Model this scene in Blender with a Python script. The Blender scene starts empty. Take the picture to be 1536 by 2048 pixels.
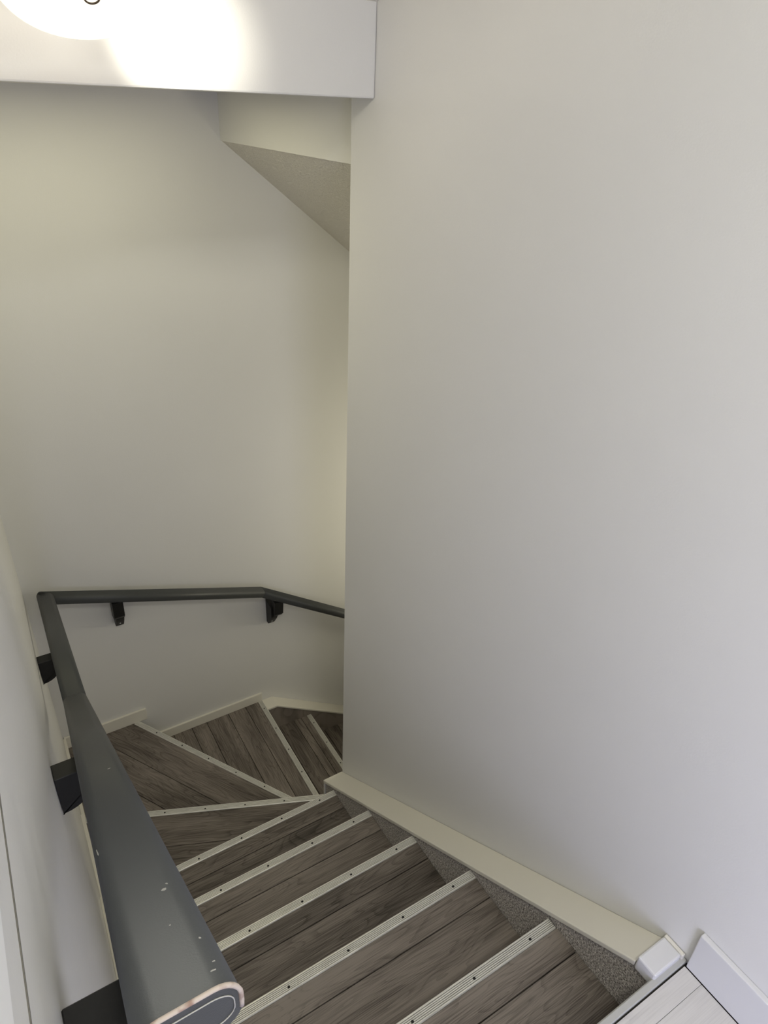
import bpy, bmesh, math, random
import numpy as np
from mathutils import Vector, Matrix

random.seed(7)
C = bpy.context.scene.collection
scene = bpy.context.scene

# ---------------------------------------------------------------- camera
cam_d = bpy.data.cameras.new('camera')
cam = bpy.data.objects.new('camera', cam_d)
C.objects.link(cam)
right = Vector((0.84917593, -0.52664248, 0.03934391))
down = Vector((-0.23837372, -0.44870703, -0.86130132))
fwd = Vector((0.47125175, 0.72201779, -0.50656894))
m = Matrix((right, -down, -fwd)).transposed().to_4x4()
m.translation = Vector((-0.90912767, -0.57371899, 1.6989144))
cam.matrix_world = m
cam_d.sensor_fit = 'HORIZONTAL'
cam_d.sensor_width = 36.0
cam_d.lens = 1396.408 / 1536 * 36.0
cam_d.clip_start = 0.02
scene.camera = cam

# ---------------------------------------------------------------- light
scene.view_settings.view_transform = 'Standard'
scene.view_settings.look = 'None'
scene.view_settings.gamma = 1.0
scene.view_settings.use_curve_mapping = False
scene.view_settings.exposure = 0.02
world = bpy.data.worlds.new('world')
scene.world = world
world.use_nodes = True
world.node_tree.nodes['Background'].inputs[0].default_value = (0.8, 0.85, 1.0, 1)
world.node_tree.nodes['Background'].inputs[1].default_value = 0.02


def area_light(name, loc, target, sx, sy, power, col):
    l = bpy.data.lights.new(name, 'AREA')
    l.shape = 'RECTANGLE'
    l.size, l.size_y, l.energy, l.color = sx, sy, power, col
    o = bpy.data.objects.new(name, l)
    C.objects.link(o)
    o.location = loc
    o.rotation_euler = (Vector(target) - Vector(loc)).to_track_quat('-Z', 'Y').to_euler()
    return o


# ceiling light of the upper landing, above and behind the camera
area_light('landing_ceiling_light', (-0.80, -1.0, 2.6), (-0.60, -1.0, 0.0), 0.25, 0.8, 27.5, (1.0, 0.985, 0.88))
# cool daylight added as from an unseen window on the left, behind the camera
area_light('landing_window_light', (-0.93, -1.5, 0.75), (0.4, -0.9, 0.6), 1.0, 1.0, 30, (0.68, 0.70, 1.0))
# added fill light under the low ceiling over the turn, without a fitting
area_light('turn_fill_light', (-0.50, 1.66, 1.69), (-0.50, 1.66, 0.0), 0.8, 0.6, 3.7, (1.0, 0.94, 0.64))
# lamp of the floor below, down the lower flight
area_light('lower_hall_light', (1.7, 1.72, -0.5), (0.2, 1.8, 0.9), 0.5, 0.5, 11.5, (1.0, 0.93, 0.72))

# ---------------------------------------------------------------- helpers
H = 0.19
NY = [0.0, 0.2814, 0.5587, 0.8313, 1.1028]
KW = 0.0225


KR = 0.0263      # the handrail runs a touch less parallel than the wall


def wall_x(y, off=-0.902):
    return off - KW * (2.1 - y)


def link(o, parent=None):
    C.objects.link(o)
    if parent is not None:
        o.parent = parent
    return o


def obj(name, bm, mat, parent=None, kind=None, smooth=False):
    me = bpy.data.meshes.new(name)
    bmesh.ops.recalc_face_normals(bm, faces=bm.faces)
    bm.to_mesh(me)
    bm.free()
    if mat:
        me.materials.append(mat)
    if smooth:
        for p in me.polygons:
            p.use_smooth = True
    o = bpy.data.objects.new(name, me)
    link(o, parent)
    if kind:
        o['kind'] = kind
    return o


def thing(name, label, cat, loc=(0, 0, 0), group=None):
    o = bpy.data.objects.new(name, None)
    link(o)
    o.location = loc
    o['label'] = label
    o['category'] = cat
    if group:
        o['group'] = group
    return o


def bevel(bm, w, seg=2):
    bmesh.ops.bevel(bm, geom=bm.edges[:], offset=w, segments=seg, affect='EDGES', profile=0.5)


def box_bm(x0, x1, y0, y1, z0, z1, bev=0):
    bm = bmesh.new()
    bmesh.ops.create_cube(bm, size=1)
    for v in bm.verts:
        v.co = Vector(((x0 + x1) / 2 + v.co.x * (x1 - x0), (y0 + y1) / 2 + v.co.y * (y1 - y0), (z0 + z1) / 2 + v.co.z * (z1 - z0)))
    if bev:
        bevel(bm, bev)
    return bm


def prism(poly, z0, z1, bev=0, f=None):
    """poly of (x, y) extruded z0..z1; f maps (u, v, w) to the world."""
    f = f or (lambda u, v, w: (u, v, w))
    bm = bmesh.new()
    a = [bm.verts.new(f(u, v, z0)) for u, v in poly]
    b = [bm.verts.new(f(u, v, z1)) for u, v in poly]
    bm.faces.new(a[::-1])
    bm.faces.new(b)
    n = len(poly)
    for i in range(n):
        bm.faces.new((a[i], a[(i + 1) % n], b[(i + 1) % n], b[i]))
    bmesh.ops.recalc_face_normals(bm, faces=bm.faces)
    if bev:
        bevel(bm, bev)
    return bm


YZX = lambda u, v, w: (w, u, v)       # polygon in (y, z), extruded in x
XZY = lambda u, v, w: (u, w, v)       # polygon in (x, z), extruded in y


def clip(poly, n, d, keep_less=True):
    """keep points with n.p <= d (or >=)."""
    s = 1 if keep_less else -1
    out = []
    for i in range(len(poly)):
        p, q = poly[i], poly[(i + 1) % len(poly)]
        a = s * (n[0] * p[0] + n[1] * p[1] - d)
        b = s * (n[0] * q[0] + n[1] * q[1] - d)
        if a <= 0:
            out.append(p)
        if a * b < 0:
            t = a / (a - b)
            out.append((p[0] + t * (q[0] - p[0]), p[1] + t * (q[1] - p[1])))
    res = []
    for p in out:
        if not res or math.hypot(p[0] - res[-1][0], p[1] - res[-1][1]) > 1e-5:
            res.append(p)
    if len(res) > 1 and math.hypot(res[0][0] - res[-1][0], res[0][1] - res[-1][1]) < 1e-5:
        res.pop()
    return res


# ---------------------------------------------------------------- materials
def new_mat(name):
    mt = bpy.data.materials.new(name)
    mt.use_nodes = True
    nt = mt.node_tree
    return mt, nt, nt.nodes, nt.links, nt.nodes['Principled BSDF']


def paint(name, col, rough=0.5, bump=0.15, scale=260, var=0.03, spec=0.4):
    mt, nt, N, L, P = new_mat(name)
    tc = N.new('ShaderNodeTexCoord')
    nz = N.new('ShaderNodeTexNoise'); nz.inputs['Scale'].default_value = scale; nz.inputs['Detail'].default_value = 3
    L.new(tc.outputs['Object'], nz.inputs['Vector'])
    bp = N.new('ShaderNodeBump'); bp.inputs['Strength'].default_value = bump; bp.inputs['Distance'].default_value = 0.002
    L.new(nz.outputs['Fac'], bp.inputs['Height']); L.new(bp.outputs['Normal'], P.inputs['Normal'])
    n2 = N.new('ShaderNodeTexNoise'); n2.inputs['Scale'].default_value = 2.3; n2.inputs['Detail'].default_value = 2
    L.new(tc.outputs['Object'], n2.inputs['Vector'])
    mx = N.new('ShaderNodeMix'); mx.data_type = 'RGBA'
    mx.inputs[6].default_value = (*[c * (1 - var) for c in col], 1)
    mx.inputs[7].default_value = (*[min(1, c * (1 + var)) for c in col], 1)
    L.new(n2.outputs['Fac'], mx.inputs[0]); L.new(mx.outputs[2], P.inputs['Base Color'])
    P.inputs['Roughness'].default_value = rough
    P.inputs['Specular IOR Level'].default_value = spec
    return mt


M_wall = paint('wall_paint', (0.73, 0.726, 0.706), 0.45, 0.12)
M_wall_wavy = paint('wall_paint_uneven', (0.70, 0.697, 0.675), 0.42, 0.12)
_nt = M_wall_wavy.node_tree
_n = _nt.nodes.new('ShaderNodeTexNoise'); _n.inputs['Scale'].default_value = 7.0; _n.inputs['Detail'].default_value = 1.5
_b = _nt.nodes.new('ShaderNodeBump'); _b.inputs['Strength'].default_value = 0.5; _b.inputs['Distance'].default_value = 0.012
_tc = _nt.nodes.new('ShaderNodeTexCoord')
_nt.links.new(_tc.outputs['Object'], _n.inputs['Vector']); _nt.links.new(_n.outputs['Fac'], _b.inputs['Height'])
_old = [x for x in _nt.nodes if x.type == 'BUMP' and x is not _b and x.name != _b.name][0]
_nt.links.new(_b.outputs['Normal'], _old.inputs['Normal'])
M_popcorn = None
M_trim = paint('cream_trim_paint', (0.73, 0.705, 0.63), 0.4, 0.05, 120, 0.02)
M_white = paint('white_gloss_paint', (0.68, 0.68, 0.69), 0.35, 0.04, 120, 0.015)
M_rail = paint('slate_grey_paint', (0.054, 0.057, 0.058), 0.46, 0.10, 700, 0.12, 0.32)
M_bracket = paint('black_bracket_paint', (0.012, 0.012, 0.012), 0.5, 0.1, 500, 0.1, 0.3)
M_chip = paint('bare_primer', (0.42, 0.41, 0.39), 0.6, 0.1, 300, 0.1)
M_seam = paint('dark_joint', (0.02, 0.018, 0.016), 0.8, 0.1, 300, 0.1)
M_groove = paint('groove_shade_paint', (0.13, 0.125, 0.11), 0.7, 0.1, 400, 0.2)  # dark colour painted in for the shade inside grooves
M_bright = paint('bright_white_gloss', (0.93, 0.93, 0.92), 0.35, 0.04, 120, 0.01)
M_steel = paint('landing_edge_metal', (0.46, 0.46, 0.44), 0.4, 0.1, 400, 0.12)
M_bronze = paint('bronze_finial', (0.10, 0.07, 0.045), 0.35, 0.05, 300, 0.1)


def popcorn():
    mt, nt, N, L, P = new_mat('popcorn_ceiling')
    tc = N.new('ShaderNodeTexCoord')
    v = N.new('ShaderNodeTexNoise'); v.inputs['Scale'].default_value = 130; v.inputs['Detail'].default_value = 4; v.inputs['Roughness'].default_value = 0.65
    L.new(tc.outputs['Object'], v.inputs['Vector'])
    r = N.new('ShaderNodeMapRange'); r.inputs[1].default_value = 0.42; r.inputs[2].default_value = 0.7
    L.new(v.outputs['Fac'], r.inputs[0])
    bp = N.new('ShaderNodeBump'); bp.inputs['Strength'].default_value = 0.9; bp.inputs['Distance'].default_value = 0.005
    L.new(r.outputs[0], bp.inputs['Height']); L.new(bp.outputs['Normal'], P.inputs['Normal'])
    P.inputs['Base Color'].default_value = (0.72, 0.69, 0.63, 1)
    P.inputs['Roughness'].default_value = 0.9
    return mt


M_popcorn = popcorn()


def wood(name, dark, mid, light, ring=1.0, rough=0.5, bump=0.35, joint=1.0):
    mt, nt, N, L, P = new_mat(name)
    tc = N.new('ShaderNodeTexCoord')
    oi = N.new('ShaderNodeObjectInfo')
    mul = N.new('ShaderNodeMath'); mul.operation = 'MULTIPLY'; mul.inputs[1].default_value = 37.0
    L.new(oi.outputs['Random'], mul.inputs[0])
    add = N.new('ShaderNodeVectorMath'); add.operation = 'ADD'
    L.new(tc.outputs['Object'], add.inputs[0]); L.new(mul.outputs[0], add.inputs[1])
    # broad cathedral figure: stretched noise cut into rings
    mp = N.new('ShaderNodeMapping'); mp.inputs['Scale'].default_value = (1.5, 9.0, 1)
    L.new(add.outputs[0], mp.inputs[0])
    n1 = N.new('ShaderNodeTexNoise'); n1.inputs['Scale'].default_value = 1.5; n1.inputs['Detail'].default_value = 1.5; n1.inputs['Distortion'].default_value = 0.35
    L.new(mp.outputs[0], n1.inputs['Vector'])
    m1 = N.new('ShaderNodeMath'); m1.operation = 'MULTIPLY'; m1.inputs[1].default_value = 17.0 * ring
    L.new(n1.outputs['Fac'], m1.inputs[0])
    m2 = N.new('ShaderNodeMath'); m2.operation = 'FRACT'; L.new(m1.outputs[0], m2.inputs[0])
    m3 = N.new('ShaderNodeMapRange'); m3.interpolation_type = 'SMOOTHSTEP'
    m3.inputs[1].default_value = 0.0; m3.inputs[2].default_value = 0.45
    L.new(m2.outputs[0], m3.inputs[0])
    # fine pores along the plank
    mp2 = N.new('ShaderNodeMapping'); mp2.inputs['Scale'].default_value = (9, 480, 1)
    L.new(add.outputs[0], mp2.inputs[0])
    n2 = N.new('ShaderNodeTexNoise'); n2.inputs['Scale'].default_value = 1.0; n2.inputs['Detail'].default_value = 4; n2.inputs['Roughness'].default_value = 0.6
    L.new(mp2.outputs[0], n2.inputs['Vector'])
    # cloudy shade along the plank
    mp3 = N.new('ShaderNodeMapping'); mp3.inputs['Scale'].default_value = (2.2, 13, 1)
    L.new(add.outputs[0], mp3.inputs[0])
    n3 = N.new('ShaderNodeTexNoise'); n3.inputs['Scale'].default_value = 1.0; n3.inputs['Detail'].default_value = 3
    L.new(mp3.outputs[0], n3.inputs['Vector'])
    # sum
    a = N.new('ShaderNodeMath'); a.operation = 'MULTIPLY_ADD'; a.inputs[1].default_value = 0.13
    L.new(m3.outputs[0], a.inputs[0])
    b = N.new('ShaderNodeMath'); b.operation = 'MULTIPLY_ADD'; b.inputs[1].default_value = 1.05
    L.new(n2.outputs['Fac'], b.inputs[0]); L.new(a.outputs[0], b.inputs[2])
    c = N.new('ShaderNodeMath'); c.operation = 'MULTIPLY_ADD'; c.inputs[1].default_value = 0.85; c.inputs[2].default_value = -0.45
    L.new(n3.outputs['Fac'], c.inputs[0]); L.new(c.outputs[0], a.inputs[2])
    tone = N.new('ShaderNodeMath'); tone.operation = 'MULTIPLY_ADD'; tone.inputs[1].default_value = 0.22; tone.inputs[2].default_value = -0.11
    L.new(oi.outputs['Random'], tone.inputs[0])
    d = N.new('ShaderNodeMath'); d.operation = 'ADD'; L.new(b.outputs[0], d.inputs[0]); L.new(tone.outputs[0], d.inputs[1])
    cr = N.new('ShaderNodeValToRGB')
    e = cr.color_ramp.elements
    e[0].position = 0.22; e[0].color = (*dark, 1)
    e[1].position = 0.82; e[1].color = (*light, 1)
    q = cr.color_ramp.elements.new(0.5); q.color = (*mid, 1)
    L.new(d.outputs[0], cr.inputs[0]); L.new(cr.outputs[0], P.inputs['Base Color'])
    bp = N.new('ShaderNodeBump'); bp.inputs['Strength'].default_value = bump; bp.inputs['Distance'].default_value = 0.0012
    L.new(d.outputs[0], bp.inputs['Height']); L.new(bp.outputs['Normal'], P.inputs['Normal'])
    P.inputs['Roughness'].default_value = rough
    P.inputs['Specular IOR Level'].default_value = 0.35
    return mt


M_oak = wood('grey_brown_oak_plank', (0.034, 0.028, 0.024), (0.125, 0.106, 0.092), (0.250, 0.218, 0.192))
M_pale = wood('whitewashed_plank', (0.44, 0.425, 0.41), (0.55, 0.535, 0.525), (0.63, 0.615, 0.60), 0.5, 0.5, 0.1)


def metal_mat():
    mt, nt, N, L, P = new_mat('ribbed_aluminium')
    tc = N.new('ShaderNodeTexCoord')
    mp = N.new('ShaderNodeMapping'); mp.inputs['Scale'].default_value = (20, 400, 400)
    L.new(tc.outputs['Object'], mp.inputs[0])
    nz = N.new('ShaderNodeTexNoise'); nz.inputs['Scale'].default_value = 1; nz.inputs['Detail'].default_value = 3
    L.new(mp.outputs[0], nz.inputs['Vector'])
    cr = N.new('ShaderNodeValToRGB')
    cr.color_ramp.elements[0].color = (0.60, 0.59, 0.55, 1); cr.color_ramp.elements[0].position = 0.3
    cr.color_ramp.elements[1].color = (0.86, 0.85, 0.80, 1); cr.color_ramp.elements[1].position = 0.7
    L.new(nz.outputs['Fac'], cr.inputs[0]); L.new(cr.outputs[0], P.inputs['Base Color'])
    P.inputs['Metallic'].default_value = 0.35
    P.inputs['Roughness'].default_value = 0.38
    return mt


M_alu = metal_mat()


def carpet_mat():
    mt, nt, N, L, P = new_mat('grey_carpet')
    tc = N.new('ShaderNodeTexCoord')
    nz = N.new('ShaderNodeTexNoise'); nz.inputs['Scale'].default_value = 230; nz.inputs['Detail'].default_value = 3
    L.new(tc.outputs['Object'], nz.inputs['Vector'])
    cr = N.new('ShaderNodeValToRGB')
    cr.color_ramp.elements[0].color = (0.19, 0.172, 0.158, 1); cr.color_ramp.elements[0].position = 0.35
    cr.color_ramp.elements[1].color = (0.74, 0.70, 0.66, 1); cr.color_ramp.elements[1].position = 0.66
    L.new(nz.outputs['Fac'], cr.inputs[0]); L.new(cr.outputs[0], P.inputs['Base Color'])
    bp = N.new('ShaderNodeBump'); bp.inputs['Strength'].default_value = 0.8; bp.inputs['Distance'].default_value = 0.003
    L.new(nz.outputs['Fac'], bp.inputs['Height']); L.new(bp.outputs['Normal'], P.inputs['Normal'])
    P.inputs['Roughness'].default_value = 1.0
    P.inputs['Specular IOR Level'].default_value = 0.1
    return mt


M_carpet = carpet_mat()


def worn_mat():
    mt, nt, N, L, P = new_mat('worn_edge_wood')
    tc = N.new('ShaderNodeTexCoord')
    nz = N.new('ShaderNodeTexNoise'); nz.inputs['Scale'].default_value = 60; nz.inputs['Detail'].default_value = 3
    L.new(tc.outputs['Object'], nz.inputs['Vector'])
    cr = N.new('ShaderNodeValToRGB')
    cr.color_ramp.elements[0].color = (0.20, 0.09, 0.055, 1); cr.color_ramp.elements[0].position = 0.38
    cr.color_ramp.elements[1].color = (0.50, 0.43, 0.38, 1); cr.color_ramp.elements[1].position = 0.52
    L.new(nz.outputs['Fac'], cr.inputs[0]); L.new(cr.outputs[0], P.inputs['Base Color'])
    P.inputs['Roughness'].default_value = 0.7
    return mt


M_worn = worn_mat()


def glass_mat():
    mt, nt, N, L, P = new_mat('frosted_glass_shade')
    em = N.new('ShaderNodeEmission'); em.inputs['Color'].default_value = (1.0, 0.90, 0.72, 1); em.inputs['Strength'].default_value = 1.45
    tr = N.new('ShaderNodeBsdfTransparent')
    mx = N.new('ShaderNodeMixShader'); mx.inputs[0].default_value = 0.93
    L.new(tr.outputs[0], mx.inputs[1]); L.new(em.outputs[0], mx.inputs[2])
    L.new(mx.outputs[0], N['Material Output'].inputs['Surface'])
    return mt


M_glass = glass_mat()
mb, nt_, N_, L_, P_ = new_mat('glowing_bulb')
P_.inputs['Emission Color'].default_value = (1, 0.9, 0.72, 1)
P_.inputs['Emission Strength'].default_value = 30
M_bulb = mb

# ---------------------------------------------------------------- the setting
# right wall with its return along the lower flight
obj('wall_right', prism([(0.085, -3.2), (0.205, -3.2), (0.205, 1.065), (3.2, 1.065), (3.2, 1.185), (0.085, 1.185)], -3.2, 3.2, 0.003), M_wall, kind='structure')
# left wall, very slightly out of square
obj('wall_left', prism([(wall_x(-3.2), -3.2), (wall_x(2.3), 2.3), (wall_x(2.3) - 0.12, 2.3), (wall_x(-3.2) - 0.12, -3.2)], -3.2, 3.2), M_wall_wavy, kind='structure')
obj('wall_far', box_bm(-1.1, 3.2, 2.25, 2.37, -3.2, 3.2), M_wall, kind='structure')
SS = 0.69
ZC = 1.890


def ceil_z(y):
    return ZC + SS * (1.07 - y)


ytop = 1.07 - (2.69 - ZC) / SS
obj('wall_header', prism([(1.07, 1.703), (1.19, 1.703), (1.19, 2.0), (1.07, 2.0)], -1.06, 0.0845, 0.004, YZX), M_wall, kind='structure')
obj('ceiling', prism([(1.08, ceil_z(1.08)), (ytop, 2.69), (-3.2, 2.69), (-3.2, 2.8), (ytop, 2.82), (1.08, ceil_z(1.08) + 0.12)], -1.15, 0.1, 0, YZX), M_popcorn, kind='structure')
obj('ceiling', box_bm(-1.06, 0.1295, 1.192, 2.26, 1.704, 1.80), M_popcorn, kind='structure')
obj('wall_bulkhead', box_bm(0.13, 0.1335, 1.18, 2.255, 1.549, 1.72), M_wall, kind='structure')
obj('ceiling', prism([(0.134, 1.549), (0.98, 1.551 - 0.77 * 0.85), (0.98, 1.70), (0.134, 1.70)], 1.18, 2.255, 0, XZY), M_popcorn, kind='structure')
obj('wall_header', box_bm(0.96, 1.07, 1.18, 2.255, 0.69, 1.6), M_wall, kind='structure')
obj('ceiling', box_bm(1.05, 3.2, 1.15, 2.26, 1.30, 1.40), M_wall, kind='structure')
obj('wall_end', box_bm(3.1, 3.2, 1.15, 2.3, -3.2, 1.4), M_wall, kind='structure')
obj('floor', box_bm(0.2, 3.2, 1.18, 2.3, -3.2, -3.1), M_pale, kind='structure')

# landing floor with planks
fl = obj('floor', box_bm(-1.15, 0.086, -3.2, -0.262, 0.05, 0.183), M_seam, kind='structure')
# landing planks run along x
edge = -0.281
py = [edge, -0.3215, -0.445, -0.60, -0.76, -0.92, -1.08]
for i in range(len(py) - 1):
    y1, y0 = py[i], py[i + 1]
    cuts = [-0.985, -0.35 - 0.2 * (i % 2) if i else -0.62, 0.0715]
    for a, b in zip(cuts[:-1], cuts[1:]):
        cx, cy = (a + b) / 2, (y0 + y1) / 2
        bm = box_bm(a + 0.0004 - cx, b - 0.0004 - cx, y0 + 0.0003 - cy, y1 - 0.0003 - cy, 0.0, 0.0075, 0.0007)
        o = obj('floor_plank', bm, M_pale, fl)
        o.location = (cx, cy, 0.1825)

# metal edging strip of the landing
obj('trim_1', prism([(-0.2625, 0.165), (-0.2615, 0.188), (-0.2645, 0.1915), (-0.276, 0.1915), (-0.2775, 0.1885), (-0.2775, 0.165)], -0.97, 0.0835, 0.0006, YZX), M_steel, kind='structure')

# baseboards
obj('baseboard_right', box_bm(0.0722, 0.0848, -3.1, -0.283, 0.1905, 0.305, 0.002), M_white, kind='structure')


def bb_left(y0, y1, z0, z1):
    t = 0.013
    bm = prism([(wall_x(y0), y0), (wall_x(y0) + t, y0), (wall_x(y1) + t, y1), (wall_x(y1), y1)], z0, z1, 0.0015)
    return obj('baseboard_left', bm, M_trim, kind='structure')


bb_left(1.125, 1.60, -5 * H + 0.001, -5 * H + 0.07)
bb_left(1.66, 2.238, -6 * H + 0.001, -6 * H + 0.072)
obj('baseboard_far', box_bm(-0.893, -0.494, 2.237, 2.2495, -6 * H + 0.001, -6 * H + 0.072, 0.0015), M_trim, kind='structure')
obj('baseboard_far', box_bm(-0.454, 0.142, 2.237, 2.2495, -7 * H + 0.001, -7 * H + 0.058, 0.0015), M_trim, kind='structure')


# caps on the sloped ledges
def cap_line(y):
    return 0.031 - 0.688 * y


T = 0.017
obj('trim_2', prism([(1.186, cap_line(1.186)), (-0.221, cap_line(-0.221)), (-0.221, cap_line(-0.221) - T), (1.186, cap_line(1.186) - T)], -0.006, 0.0846, 0.0025, YZX), M_trim, kind='structure')
# white block at the head of the right ledge
bmb = box_bm(-0.008, 0.0735, -0.2675, -0.2225, 0.165, 0.2065, 0.004)
o = obj('trim_3', bmb, M_white, kind='structure')
obj('trim_4', box_bm(0.0745, 0.0835, -0.270, -0.222, 0.18, 0.2045, 0.002), M_trim, kind='structure')
# white end board of the ledge at the corner
obj('trim_5', prism([(1.172, cap_line(1.172) - T), (1.186, cap_line(1.186) - T), (1.186, -1.0), (1.172, -1.0)], -0.004, 0.084, 0.001, YZX), M_white, kind='structure')
# left cap
bm = bmesh.new()
ya, yb = 1.10, -0.24
vs = []
for y in (ya, yb):
    xw = wall_x(y)
    z = cap_line(y) + 0.0
    vs.append([bm.verts.new(p) for p in ((xw, y, z), (xw + 0.06, y, z), (xw + 0.06, y, z - T), (xw, y, z - T))])
bm.faces.new(vs[0][::-1]); bm.faces.new(vs[1])
for i in range(4):
    bm.faces.new((vs[0][i], vs[0][(i + 1) % 4], vs[1][(i + 1) % 4], vs[1][i]))
bmesh.ops.recalc_face_normals(bm, faces=bm.faces)
bevel(bm, 0.002)
obj('trim_6', bm, M_trim, kind='structure')


# far ledge along the lower flight
def led(x):
    return -1.337 if x < 0.205 else -1.337 - 0.66 * (x - 0.205)


LX = [0.143, 0.205, 1.9]
obj('trim_7', prism([(x, led(x)) for x in LX] + [(x, led(x) - 0.012) for x in LX[::-1]], 2.166, 2.2496, 0.0015, XZY), M_trim, kind='structure')

# trim on the left wall beside the landing: white board, below it a dark strip painted as a groove's shade
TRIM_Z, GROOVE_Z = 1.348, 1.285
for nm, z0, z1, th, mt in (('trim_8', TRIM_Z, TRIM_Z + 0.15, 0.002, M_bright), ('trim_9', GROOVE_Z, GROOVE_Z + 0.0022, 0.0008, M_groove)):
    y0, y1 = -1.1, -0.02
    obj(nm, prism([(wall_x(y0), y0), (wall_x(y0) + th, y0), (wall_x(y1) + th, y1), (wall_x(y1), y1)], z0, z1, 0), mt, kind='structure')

# ---------------------------------------------------------------- staircase
stair = thing('staircase', 'winding staircase of dark grey-brown wood-look steps edged with ribbed metal nosings', 'staircase', (0, 0, -3.1))
SO = Vector((0, 0, 3.1))     # children are given world coordinates minus the empty's place
LXL = lambda y: wall_x(y) + 0.055


def add_part(name, bm, mat, origin=(0, 0, 0), parent=None, kind=None, smooth=False):
    o = obj(name, bm, mat, parent or stair, kind, smooth)
    o.location = Vector(origin) + (SO if parent is None else Vector((0, 0, 0)))
    return o


PK = 0.009       # plank thickness


def make_step(k, poly, n0, n1, seams, gdir=None):
    """k level, poly outline (x,y) of the visible tread, nosing from n0 to n1 (front edge), seams = offsets behind the nosing."""
    zt = -k * H
    tread = add_part('tread', prism(poly, zt - 0.03, zt - PK, 0), M_seam)
    d = Vector((n1[0] - n0[0], n1[1] - n0[1])).normalized()
    fr = Vector((-d.y, d.x))                    # towards the front (down the stairs)
    if fr.dot(Vector((n0[0], n0[1])) - Vector((sum(p[0] for p in poly) / len(poly), sum(p[1] for p in poly) / len(poly)))) < 0:
        fr = -fr
    nd = fr.dot(Vector(n0))
    sw = 0.0275
    g = Vector(gdir).normalized() if gdir else d
    gn = Vector((-g.y, g.x))
    if gn.dot(fr) < 0:
        gn = -gn
    gd = gn.dot(Vector(n0) if not gdir else Vector(n0))
    body = clip(poly, fr, nd - sw - 0.0006)
    bounds = [5.0] + [-s for s in seams] + [-5.0]
    for a, b in zip(bounds[:-1], bounds[1:]):
        pc = clip(clip(body, gn, gd + a - (0.0014 if a < 4 else 0)), gn, gd + b + (0.0014 if b > -4 else 0), False)
        if len(pc) < 3:
            continue
        cx = sum(p[0] for p in pc) / len(pc); cy = sum(p[1] for p in pc) / len(pc)
        ang = math.atan2(g.y, g.x)
        ca, sa = math.cos(-ang), math.sin(-ang)
        loc = [((p[0] - cx) * ca - (p[1] - cy) * sa, (p[0] - cx) * sa + (p[1] - cy) * ca) for p in pc]
        o = obj('plank', prism(loc, 0, PK, 0.0006), M_oak, tread)
        o.location = (cx, cy, zt - PK)
        o.rotation_euler = (0, 0, ang)
    # ribbed nosing strip: profile in (s behind the edge, height), swept along the edge
    prof = [(0.0, -0.013), (0.0, 0.0006), (0.0012, 0.0022), (0.0048, 0.0026)]
    s = 0.0052
    dark = set()
    for r in range(5):
        dark.add(len(prof)); prof += [(s, 0.0002), (s + 0.0011, 0.0002), (s + 0.0013, 0.0024), (s + 0.0037, 0.0024)]
        s += 0.0040
    prof += [(s + 0.0006, 0.0018), (sw, 0.0002), (sw, -0.002), (0.0022, -0.002), (0.0022, -0.013)]
    L = (Vector(n1) - Vector(n0)).length
    ang = math.atan2(d.y, d.x)
    left = Vector((-d.y, d.x))
    sg = 1 if left.dot(fr) > 0 else -1
    bm = bmesh.new()
    rows = []
    for t in (0, L):
        rows.append([bm.verts.new((t, -sg * p[0], p[1])) for p in prof])
    bm.faces.new(rows[0][::-1]); bm.faces.new(rows[1])
    for i in range(len(prof)):
        j = (i + 1) % len(prof)
        fc = bm.faces.new((rows[0][i], rows[0][j], rows[1][j], rows[1][i]))
        fc.material_index = 1 if i in dark else 0  # groove floors coloured dark as the shade between the ribs
    st = obj('nosing_strip', bm, M_alu, stair)
    st.data.materials.append(M_groove)
    st.location = Vector((n0[0], n0[1], zt)) + SO
    st.rotation_euler = (0, 0, ang)
    for q in range(12):
        tq = L - 0.072 - 0.168 * q
        if tq < 0.03:
            break
        bm = bmesh.new()
        bmesh.ops.create_cone(bm, segments=12, radius1=0.0036, radius2=0.0028, depth=0.0016, cap_ends=True)
        for vv in bm.verts:
            vv.co += Vector((tq, -sg * 0.0155, 0.0030))
        sc = obj('screw', bm, M_bracket, st)
    # riser below the nosing
    setb = 0.012
    a0 = Vector(n0) - fr * setb
    a1 = Vector(n1) - fr * setb
    b0, b1 = a0 - fr * 0.012, a1 - fr * 0.012
    add_part('riser', prism([a0, a1, b1, b0], zt - H + 0.0005, zt - 0.03, 0), M_oak)
    return tread


for k, y in enumerate(NY):
    yb = (NY[k - 1] if k else -0.262) - 0.014
    xl = -0.902
    poly = [(LXL(yb), yb), (-0.001, yb), (-0.001, y), (LXL(y), y)]
    if k == 4:
        poly = [(LXL(yb), yb), (-0.001, yb), (-0.001, y), (LXL(y), y)]
    make_step(k, poly, (LXL(y) + 0.001, y), (-0.0045 if k in (0,) else -0.001, y), [0.0915])
N1 = lambda x: 1.206 - 0.434 * (x - 0.09)
ye = NY[4] - 0.014
# first winder
make_step(5, [(wall_x(ye) + 0.001, ye), (-0.001, ye), (0.083, 1.188), (0.083, 1.209), (wall_x(1.64) + 0.001, N1(-0.912))],
          (wall_x(1.64) + 0.001, N1(wall_x(1.64))), (0.083, N1(0.083)), [0.176, 0.30])
# second winder
off = 0.016
make_step(6, [(wall_x(1.63) + 0.001, N1(-0.912) - off), (0.083, N1(0.083) - off), (0.0875, 1.2), (-0.5355, 2.2495), (wall_x(2.24) + 0.001, 2.2495)],
          (-0.5405, 2.2485), (0.0868, 1.201), [0.1915, 0.335])
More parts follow.
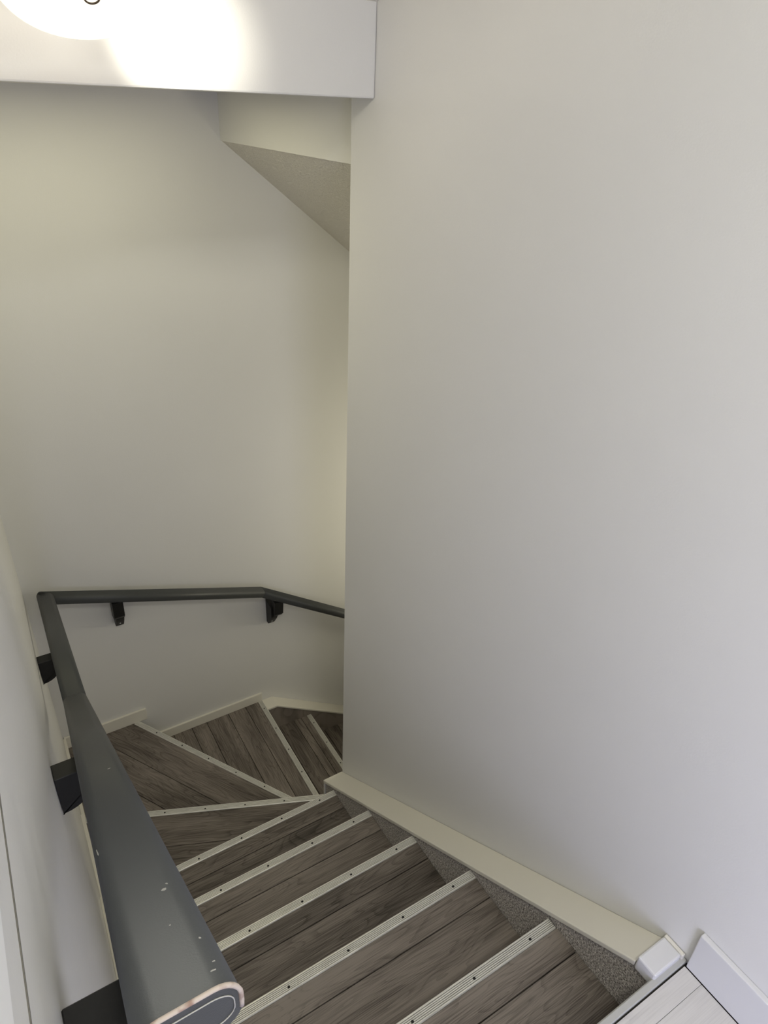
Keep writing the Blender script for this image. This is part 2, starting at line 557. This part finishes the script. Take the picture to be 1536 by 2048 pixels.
# third winder
make_step(7, [(-0.553, 2.2495), (0.075, 1.19), (0.128, 1.19), (0.1435, 2.2495)],
          (0.1285, 1.189), (0.1435, 2.2475), [0.105, 0.21, 0.335, 0.42, 0.52])
# lower flight
X8, X9, X10 = 0.41, 0.69, 0.965
make_step(8, [(0.117, 1.189), (X8, 1.189), (X8 + 0.008, 2.17), (0.132, 2.17)], (X8, 1.190), (X8 + 0.008, 2.168), [0.066, 0.112, 0.21])
make_step(9, [(X8 - 0.014, 1.189), (X9, 1.189), (X9, 2.17), (X8 - 0.008, 2.17)], (X9, 1.190), (X9, 2.168), [0.09, 0.18])
make_step(10, [(X9 - 0.014, 1.189), (X10, 1.189), (X10, 2.17), (X9 - 0.014, 2.17)], (X10, 1.190), (X10, 2.168), [0.0915])
# riser under the landing edge
add_part('riser', box_bm(LXL(-0.25), -0.001, -0.276, -0.264, 0.0005, 0.164), M_oak)


# carpeted sides of the stairwell ledges
def carpet_side(y0, y1):
    bm = prism([(y0, cap_line(y0) - T - 0.0005), (y1, cap_line(y1) - T - 0.0005), (y1, -1.2), (y0, -1.2)], 0.0, 0.0845, 0, YZX)
    return add_part('carpet_facing', bm, M_carpet)


ysplit = -0.221
bm = prism([(1.171, cap_line(1.171) - T - 0.0005), (ysplit, cap_line(ysplit) - T - 0.0005), (ysplit, 0.163), (-0.2615, 0.163), (-0.2615, -1.0), (1.171, -1.0)], 0.0, 0.0845, 0, YZX)
add_part('carpet_facing', bm, M_carpet)
# left carpeted side
bm = bmesh.new()
ring = []
for dx in (0.0, 0.0545):
    ring.append([bm.verts.new((wall_x(y) + dx, y, z)) for y, z in ((1.095, cap_line(1.095) - T - 0.0005), (-0.24, cap_line(-0.24) - T - 0.0005), (-0.24, -0.9), (1.095, -0.949))])
bm.faces.new(ring[0][::-1]); bm.faces.new(ring[1])
for i in range(4):
    bm.faces.new((ring[0][i], ring[0][(i + 1) % 4], ring[1][(i + 1) % 4], ring[1][i]))
add_part('carpet_facing', bm, M_carpet)
# far side of the lower flight
bm = prism([(0.146, -1.3495), (0.205, -1.3495), (1.9, led(1.9) - 0.0125), (1.9, -2.9), (0.146, -2.9)], 2.1715, 2.2495, 0, XZY)
add_part('side_panel', bm, M_oak)


def tufts(name, pts, nrm, seed):
    """carpet pile: thousands of small leaning blades, one mesh."""
    rng = np.random.default_rng(seed)
    n = len(pts)
    nrm = np.array(nrm, float)
    d = rng.normal(size=(n, 3)) * 0.55 + nrm
    d /= np.linalg.norm(d, axis=1)[:, None]
    side = np.cross(d, rng.normal(size=(n, 3)))
    side /= np.linalg.norm(side, axis=1)[:, None]
    ln = rng.uniform(0.0018, 0.0042, n)[:, None]
    wd = 0.0008
    v = np.empty((n, 3, 3))
    v[:, 0] = pts - side * wd
    v[:, 1] = pts + side * wd
    v[:, 2] = pts + d * ln
    me = bpy.data.meshes.new(name)
    me.from_pydata(v.reshape(-1, 3).tolist(), [], np.arange(n * 3).reshape(-1, 3).tolist())
    me.materials.append(M_carpet)
    o = bpy.data.objects.new(name, me)
    link(o, stair)
    o.location = SO
    o['kind'] = 'stuff'
    return o


rng = np.random.default_rng(3)
cand = np.stack([np.zeros(150000), rng.uniform(-0.26, 1.17, 150000), rng.uniform(-0.98, 0.18, 150000)], 1)
yy, zz = cand[:, 1], cand[:, 2]
lev = np.full(len(cand), -0.76)
lev = np.where(yy < NY[3], -0.57, lev); lev = np.where(yy < NY[2], -0.38, lev)
lev = np.where(yy < NY[1], -0.19, lev); lev = np.where(yy < NY[0], 0.0, lev)
lev = np.where(yy > NY[4], -0.95, lev)
ok = (zz > lev) & (zz < 0.031 - 0.688 * yy - T - 0.001) & (zz < 0.163)
tufts('carpet_pile', cand[ok], (-1, 0, 0.15), 1)

# ---------------------------------------------------------------- handrail
rail = thing('handrail', 'dark slate grey painted wooden handrail on block brackets running around the stairwell wall', 'handrail', (-0.93, 0.4, 0.7))
RO = -Vector((-0.93, 0.4, 0.7))


def rail_profile(w=0.065, h=0.041, r=0.0165, seg=7):
    pts = []
    for cx, cy, a0 in ((w / 2 - r, h / 2 - r, 0), (-w / 2 + r, h / 2 - r, 90), (-w / 2 + r, -h / 2 + r, 180), (w / 2 - r, -h / 2 + r, 270)):
        for i in range(seg + 1):
            a = math.radians(a0 + 90 * i / seg)
            pts.append((cx + r * math.cos(a), cy + r * math.sin(a)))
    return pts


PR = rail_profile()
cxr = lambda y: -0.8195 - KR * (2.1 - y)
path = [Vector((cxr(-0.35), -0.35, 1.219)), Vector((cxr(1.152), 1.152, 0.130)), Vector((-0.8195, 2.168, -0.180)),
        Vector((0.150, 2.168, -0.502)), Vector((1.25, 2.168, -1.245))]
dirs = [(path[i + 1] - path[i]).normalized() for i in range(4)]


def section_pts(P, d, plane_n):
    lat = d.cross(Vector((0, 0, 1))).normalized()
    up = lat.cross(d).normalized()
    out = []
    for u, v in PR:
        p = P + lat * u + up * v
        t = (P - p).dot(plane_n) / d.dot(plane_n)
        out.append(p + d * t)
    return out


for i in range(4):
    nA = Vector((0, 1, 0)) if i == 0 else (dirs[i - 1] + dirs[i]).normalized()
    nB = dirs[i] if i == 3 else (dirs[i] + dirs[i + 1]).normalized()
    bm = bmesh.new()
    A = [bm.verts.new(p) for p in section_pts(path[i], dirs[i], nA)]
    B = [bm.verts.new(p) for p in section_pts(path[i + 1], dirs[i], nB)]
    n = len(PR)
    for j in range(n):
        bm.faces.new((A[j], A[(j + 1) % n], B[(j + 1) % n], B[j]))
    bm.faces.new(A[::-1]); bm.faces.new(B)
    o = obj('rail_section', bm, M_rail, rail)
    o.location = RO
    for p in o.data.polygons:
        p.use_smooth = len(p.vertices) == 4
    if i == 0:
        first = o

# worn bare-wood rim on the near end of the rail
d0 = dirs[0]
lat = d0.cross(Vector((0, 0, 1))).normalized()
up = lat.cross(d0).normalized()
if up.z < 0:
    up = -up


def tube_on(bm, pts, rad, seg=6, closed=False):
    rings = []
    for i, p in enumerate(pts):
        a = pts[max(0, i - 1)] if not closed else pts[i - 1]
        b = pts[min(len(pts) - 1, i + 1)] if not closed else pts[(i + 1) % len(pts)]
        t = (b - a).normalized()
        s = t.cross(Vector((0.3, 0.2, 1))).normalized()
        u = s.cross(t).normalized()
        rr = rad(i / max(1, len(pts) - 1)) if callable(rad) else rad
        rings.append([bm.verts.new(p + (s * math.cos(2 * math.pi * k / seg) + u * math.sin(2 * math.pi * k / seg)) * rr) for k in range(seg)])
    m_ = len(rings)
    for i in range(m_ if closed else m_ - 1):
        for k in range(seg):
            bm.faces.new((rings[i][k], rings[i][(k + 1) % seg], rings[(i + 1) % m_][(k + 1) % seg], rings[(i + 1) % m_][k]))
    if not closed:
        bm.faces.new(rings[0][::-1]); bm.faces.new(rings[-1])


top_pts = []
for u, v in PR:
    if v > -0.012 and u < 0.033:
        top_pts.append((u, v))
# order the upper half of the rim from left to right
n = len(PR)
ENDP = section_pts(path[0], d0, Vector((0, 1, 0)))
ring_w = [path[0] + (p - path[0]) * 0.985 for p in ENDP]
sel = [i for i in range(n) if (ring_w[i] - path[0]).dot(up) > -0.009]
sel.sort(key=lambda i: (math.atan2((ring_w[i] - path[0]).dot(up), (ring_w[i] - path[0]).dot(lat)) + math.pi / 2) % (2 * math.pi))
bm = bmesh.new()
tube_on(bm, [ring_w[i] for i in sel], lambda t: 0.0017)
o = obj('worn_edge', bm, M_worn, rail, smooth=True); o.location = RO
o['label'] = 'bare wood showing through chipped paint along the end of the rail'
ring_i = [path[0] + Vector((0, -0.0004, -0.001)) + Vector(((p - path[0]).x * 0.84, (p - path[0]).y, (p - path[0]).z * 0.62)) for p in ENDP]
bm = bmesh.new()
tube_on(bm, ring_i, 0.00045, closed=True)
o = obj('worn_edge', bm, M_chip, rail, smooth=True); o.location = RO
o['label'] = 'thin pale scratch around the end face of the rail'


# paint chips on the rail top
def chip(u, y, L, W, rot, side=0.0):
    t = (y - path[0].y) / d0.y
    base = path[0] + d0 * t
    # height of the profile at lateral u
    w, h, r = 0.065, 0.041, 0.0165
    au = abs(u)
    if au <= w / 2 - r:
        v = h / 2; nn = up
    else:
        q = min(1, (au - (w / 2 - r)) / r)
        v = h / 2 - r + r * math.sqrt(max(0, 1 - q * q))
        nn = (up * math.sqrt(max(0, 1 - q * q)) + lat * q * (1 if u > 0 else -1)).normalized()
    c = base + lat * u + up * v + nn * 0.0001
    e1 = (d0 - nn * d0.dot(nn)).normalized(); e2 = nn.cross(e1)
    bm = bmesh.new()
    pts = []
    for k in range(9):
        a = 2 * math.pi * k / 9
        j = 1 + 0.25 * random.uniform(-1, 1)
        px, py_ = L * math.cos(a) * j, W * math.sin(a) * j
        pts.append((px * math.cos(rot) - py_ * math.sin(rot), px * math.sin(rot) + py_ * math.cos(rot)))
    lo = [bm.verts.new(c + e1 * a + e2 * b - nn * 0.0005) for a, b in pts]
    hi = [bm.verts.new(c + e1 * a + e2 * b + nn * 0.00018) for a, b in pts]
    bm.faces.new(lo[::-1]); bm.faces.new(hi)
    for k in range(9):
        bm.faces.new((lo[k], lo[(k + 1) % 9], hi[(k + 1) % 9], hi[k]))
    o = obj('paint_chip', bm, M_chip, rail)
    o.location = RO


sgn = 1 if lat.x > 0 else -1
CX = lambda y: cxr(y)
for (x, y, L, W, rt) in ((-0.867, -0.2198, 0.0026, 0.0021, 0.3), (-0.8634, -0.2124, 0.0016, 0.0008, 0.6), (-0.8741, -0.2741, 0.0007, 0.0007, 0),
                         (-0.8608, -0.3043, 0.0011, 0.0009, 0.5), (-0.8632, -0.344, 0.0006, 0.0020, 0.4), (-0.8600, -0.334, 0.0005, 0.0014, 0.7),
                         (-0.9049, -0.0729, 0.012, 0.0007, 0.06), (-0.8588, 0.2018, 0.0010, 0.0022, 0.3)):
    chip((x - CX(y)) * sgn, y, L, W, rt)


# brackets: a shaped block from wall to underside of rail
def bracket_bm(wid, dep):
    """local: u out from the wall (0..dep), v up, extruded along the rail (w)."""
    prof = [(0, 0.0), (dep + 0.018, 0.0), (dep + 0.018, -0.030)]
    for i in range(8):
        a = i / 7 * math.pi / 2
        prof.append((0.0 + (dep + 0.016) * math.cos(a) * 0.92, -0.042 - 0.055 * math.sin(a)))
    prof.append((0.0, -0.100))
    bm = bmesh.new()
    a = [bm.verts.new((u, -wid / 2, v)) for u, v in prof]
    b = [bm.verts.new((u, wid / 2, v)) for u, v in prof]
    bm.faces.new(a[::-1]); bm.faces.new(b)
    n = len(prof)
    for i in range(n):
        bm.faces.new((a[i], a[(i + 1) % n], b[(i + 1) % n], b[i]))
    bmesh.ops.recalc_face_normals(bm, faces=bm.faces)
    bevel(bm, 0.0012, 1)
    return bm


for y in (-0.272, 0.485, 1.60):
    seg = 0 if y < 1.152 else 1
    t = (y - path[seg].y) / dirs[seg].y
    p = path[seg] + dirs[seg] * t
    o = obj('bracket', bracket_bm(0.040, 0.052), M_bracket, rail)
    o.location = Vector((wall_x(y) + 0.0005, y, p.z - 0.030)) + RO
    o.rotation_euler = (0, 0, math.atan(-KW) * -1 * 0)


def far_bracket(x, twin):
    seg = 2 if x < 0.15 else 3
    t = (x - path[seg].x) / dirs[seg].x
    p = path[seg] + dirs[seg] * t
    # upper block under the rail
    o = obj('bracket', prism([(2.140, -0.010), (2.196, -0.010), (2.206, -0.055), (2.206, -0.118), (2.170, -0.118), (2.150, -0.095)], -0.024, 0.024, 0.002, YZX), M_bracket, rail)
    o.location = Vector((x, 0, p.z - 0.012)) + RO
    # wall plate with stepped arm, a child of the block
    b = obj('wall_plate', prism([(2.176, -0.060), (2.2493, -0.045), (2.2493, -0.20), (2.226, -0.20), (2.190, -0.15), (2.176, -0.125)], -0.020, 0.017, 0.002, YZX), M_bracket, o)
    b.location = (0.006 if not twin else -0.014, 0, 0)
    bm = bmesh.new()
    bmesh.ops.create_uvsphere(bm, u_segments=10, v_segments=6, radius=0.004)
    s = obj('screw', bm, M_steel, o)
    s.location = (0.004 if not twin else -0.020, 2.2065, -0.172)


far_bracket(-0.545, False)
far_bracket(0.235, True)

# ---------------------------------------------------------------- ceiling light
LN = Vector((0, -0.568, -0.823))
LC = Vector((-0.6146, 0.7313, 1.8385))            # rim centre of the glass dish
DZ = 0.245
base_c = LC - LN * DZ
lamp = thing('ceiling_light', 'glowing white glass dish light hanging from the sloped ceiling over the stairs', 'ceiling light', base_c)
LQ = LN.to_track_quat('Z', 'Y')


def lathe(prof, seg=40, closed_top=False):
    bm = bmesh.new()
    rings = []
    for r, z in prof:
        if r < 1e-6:
            rings.append([bm.verts.new((0, 0, z))])
        else:
            rings.append([bm.verts.new((r * math.cos(2 * math.pi * k / seg), r * math.sin(2 * math.pi * k / seg), z)) for k in range(seg)])
    for a, b in zip(rings[:-1], rings[1:]):
        for k in range(seg):
            k2 = (k + 1) % seg
            if len(a) == 1:
                bm.faces.new((a[0], b[k2], b[k]))
            elif len(b) == 1:
                bm.faces.new((a[k], a[k2], b[0]))
            else:
                bm.faces.new((a[k], a[k2], b[k2], b[k]))
    return bm


lamp.rotation_euler = LQ.to_euler()


def lpart(name, bm, mt, z=0, parent=None, smooth=True):
    o = obj(name, bm, mt, parent or lamp, smooth=smooth)
    o.location = (0, 0, z)
    return o


lpart('canopy', lathe([(0, 0.0), (0.062, 0.0), (0.062, 0.006), (0.050, 0.022), (0.02, 0.03), (0, 0.03)]), M_white)
lpart('stem', lathe([(0, 0.028), (0.004, 0.028), (0.004, DZ + 0.03), (0, DZ + 0.03)], 12), M_bronze)
Rr, hd = 0.129, 0.0213
Rs = (Rr * Rr + hd * hd) / (2 * hd)
prof = []
for i in range(15):
    rr = Rr * i / 14
    prof.append((rr, DZ + math.sqrt(Rs * Rs - rr * rr) - (Rs - hd)))
inner = [(r, z - 0.004) for r, z in prof[::-1]]
lpart('glass_shade', lathe(prof + [(Rr + 0.001, DZ - 0.002)] + inner, 56), M_glass)
# finial: a small bronze ring nut holding the glass
bm = bmesh.new()
pts = [Vector((0.0105 * math.cos(a), 0.0105 * math.sin(a), 0)) for a in [2 * math.pi * k / 28 for k in range(28)]]
tube_on(bm, pts, 0.0014, 8, True)
lpart('finial', bm, M_bronze, DZ + hd + 0.012)
# lamp holder cross bar with two bulbs just above the dish
bm = box_bm(-0.075, 0.075, -0.008, 0.008, DZ - 0.115, DZ - 0.103, 0.002)
lpart('lamp_holder', bm, M_bronze, 0, smooth=False)
for bx in (0.068, -0.068):
    b = lpart('bulb', lathe([(0, 0.0), (0.012, 0.002), (0.013, 0.015), (0.022, 0.032), (0.024, 0.045), (0.016, 0.06), (0, 0.065)], 20), M_bulb)
    b.location = (bx, 0, DZ - 0.102)
pl = bpy.data.lights.new('lamp_bulb_light', 'POINT')
pl.energy = 0.9
pl.color = (1.0, 0.90, 0.70)
pl.shadow_soft_size = 0.025
po = bpy.data.objects.new('lamp_bulb_light', pl)
C.objects.link(po)
po.location = LC - LN * 0.030 + Vector((0.068, 0, 0))
# added spot inside the fixture that makes the bright patch on the header
pl = bpy.data.lights.new('header_patch_spot', 'SPOT')
pl.energy = 14
pl.color = (1.0, 0.95, 0.80)
pl.shadow_soft_size = 0.015
pl.spot_size = math.radians(52)
pl.spot_blend = 1.0
po = bpy.data.objects.new('header_patch_spot', pl)
C.objects.link(po)
po.location = LC - LN * 0.030 + Vector((0.085, 0.02, 0))
po.rotation_euler = (Vector((-0.385, 1.07, 1.80)) - po.location).to_track_quat('-Z', 'Y').to_euler()
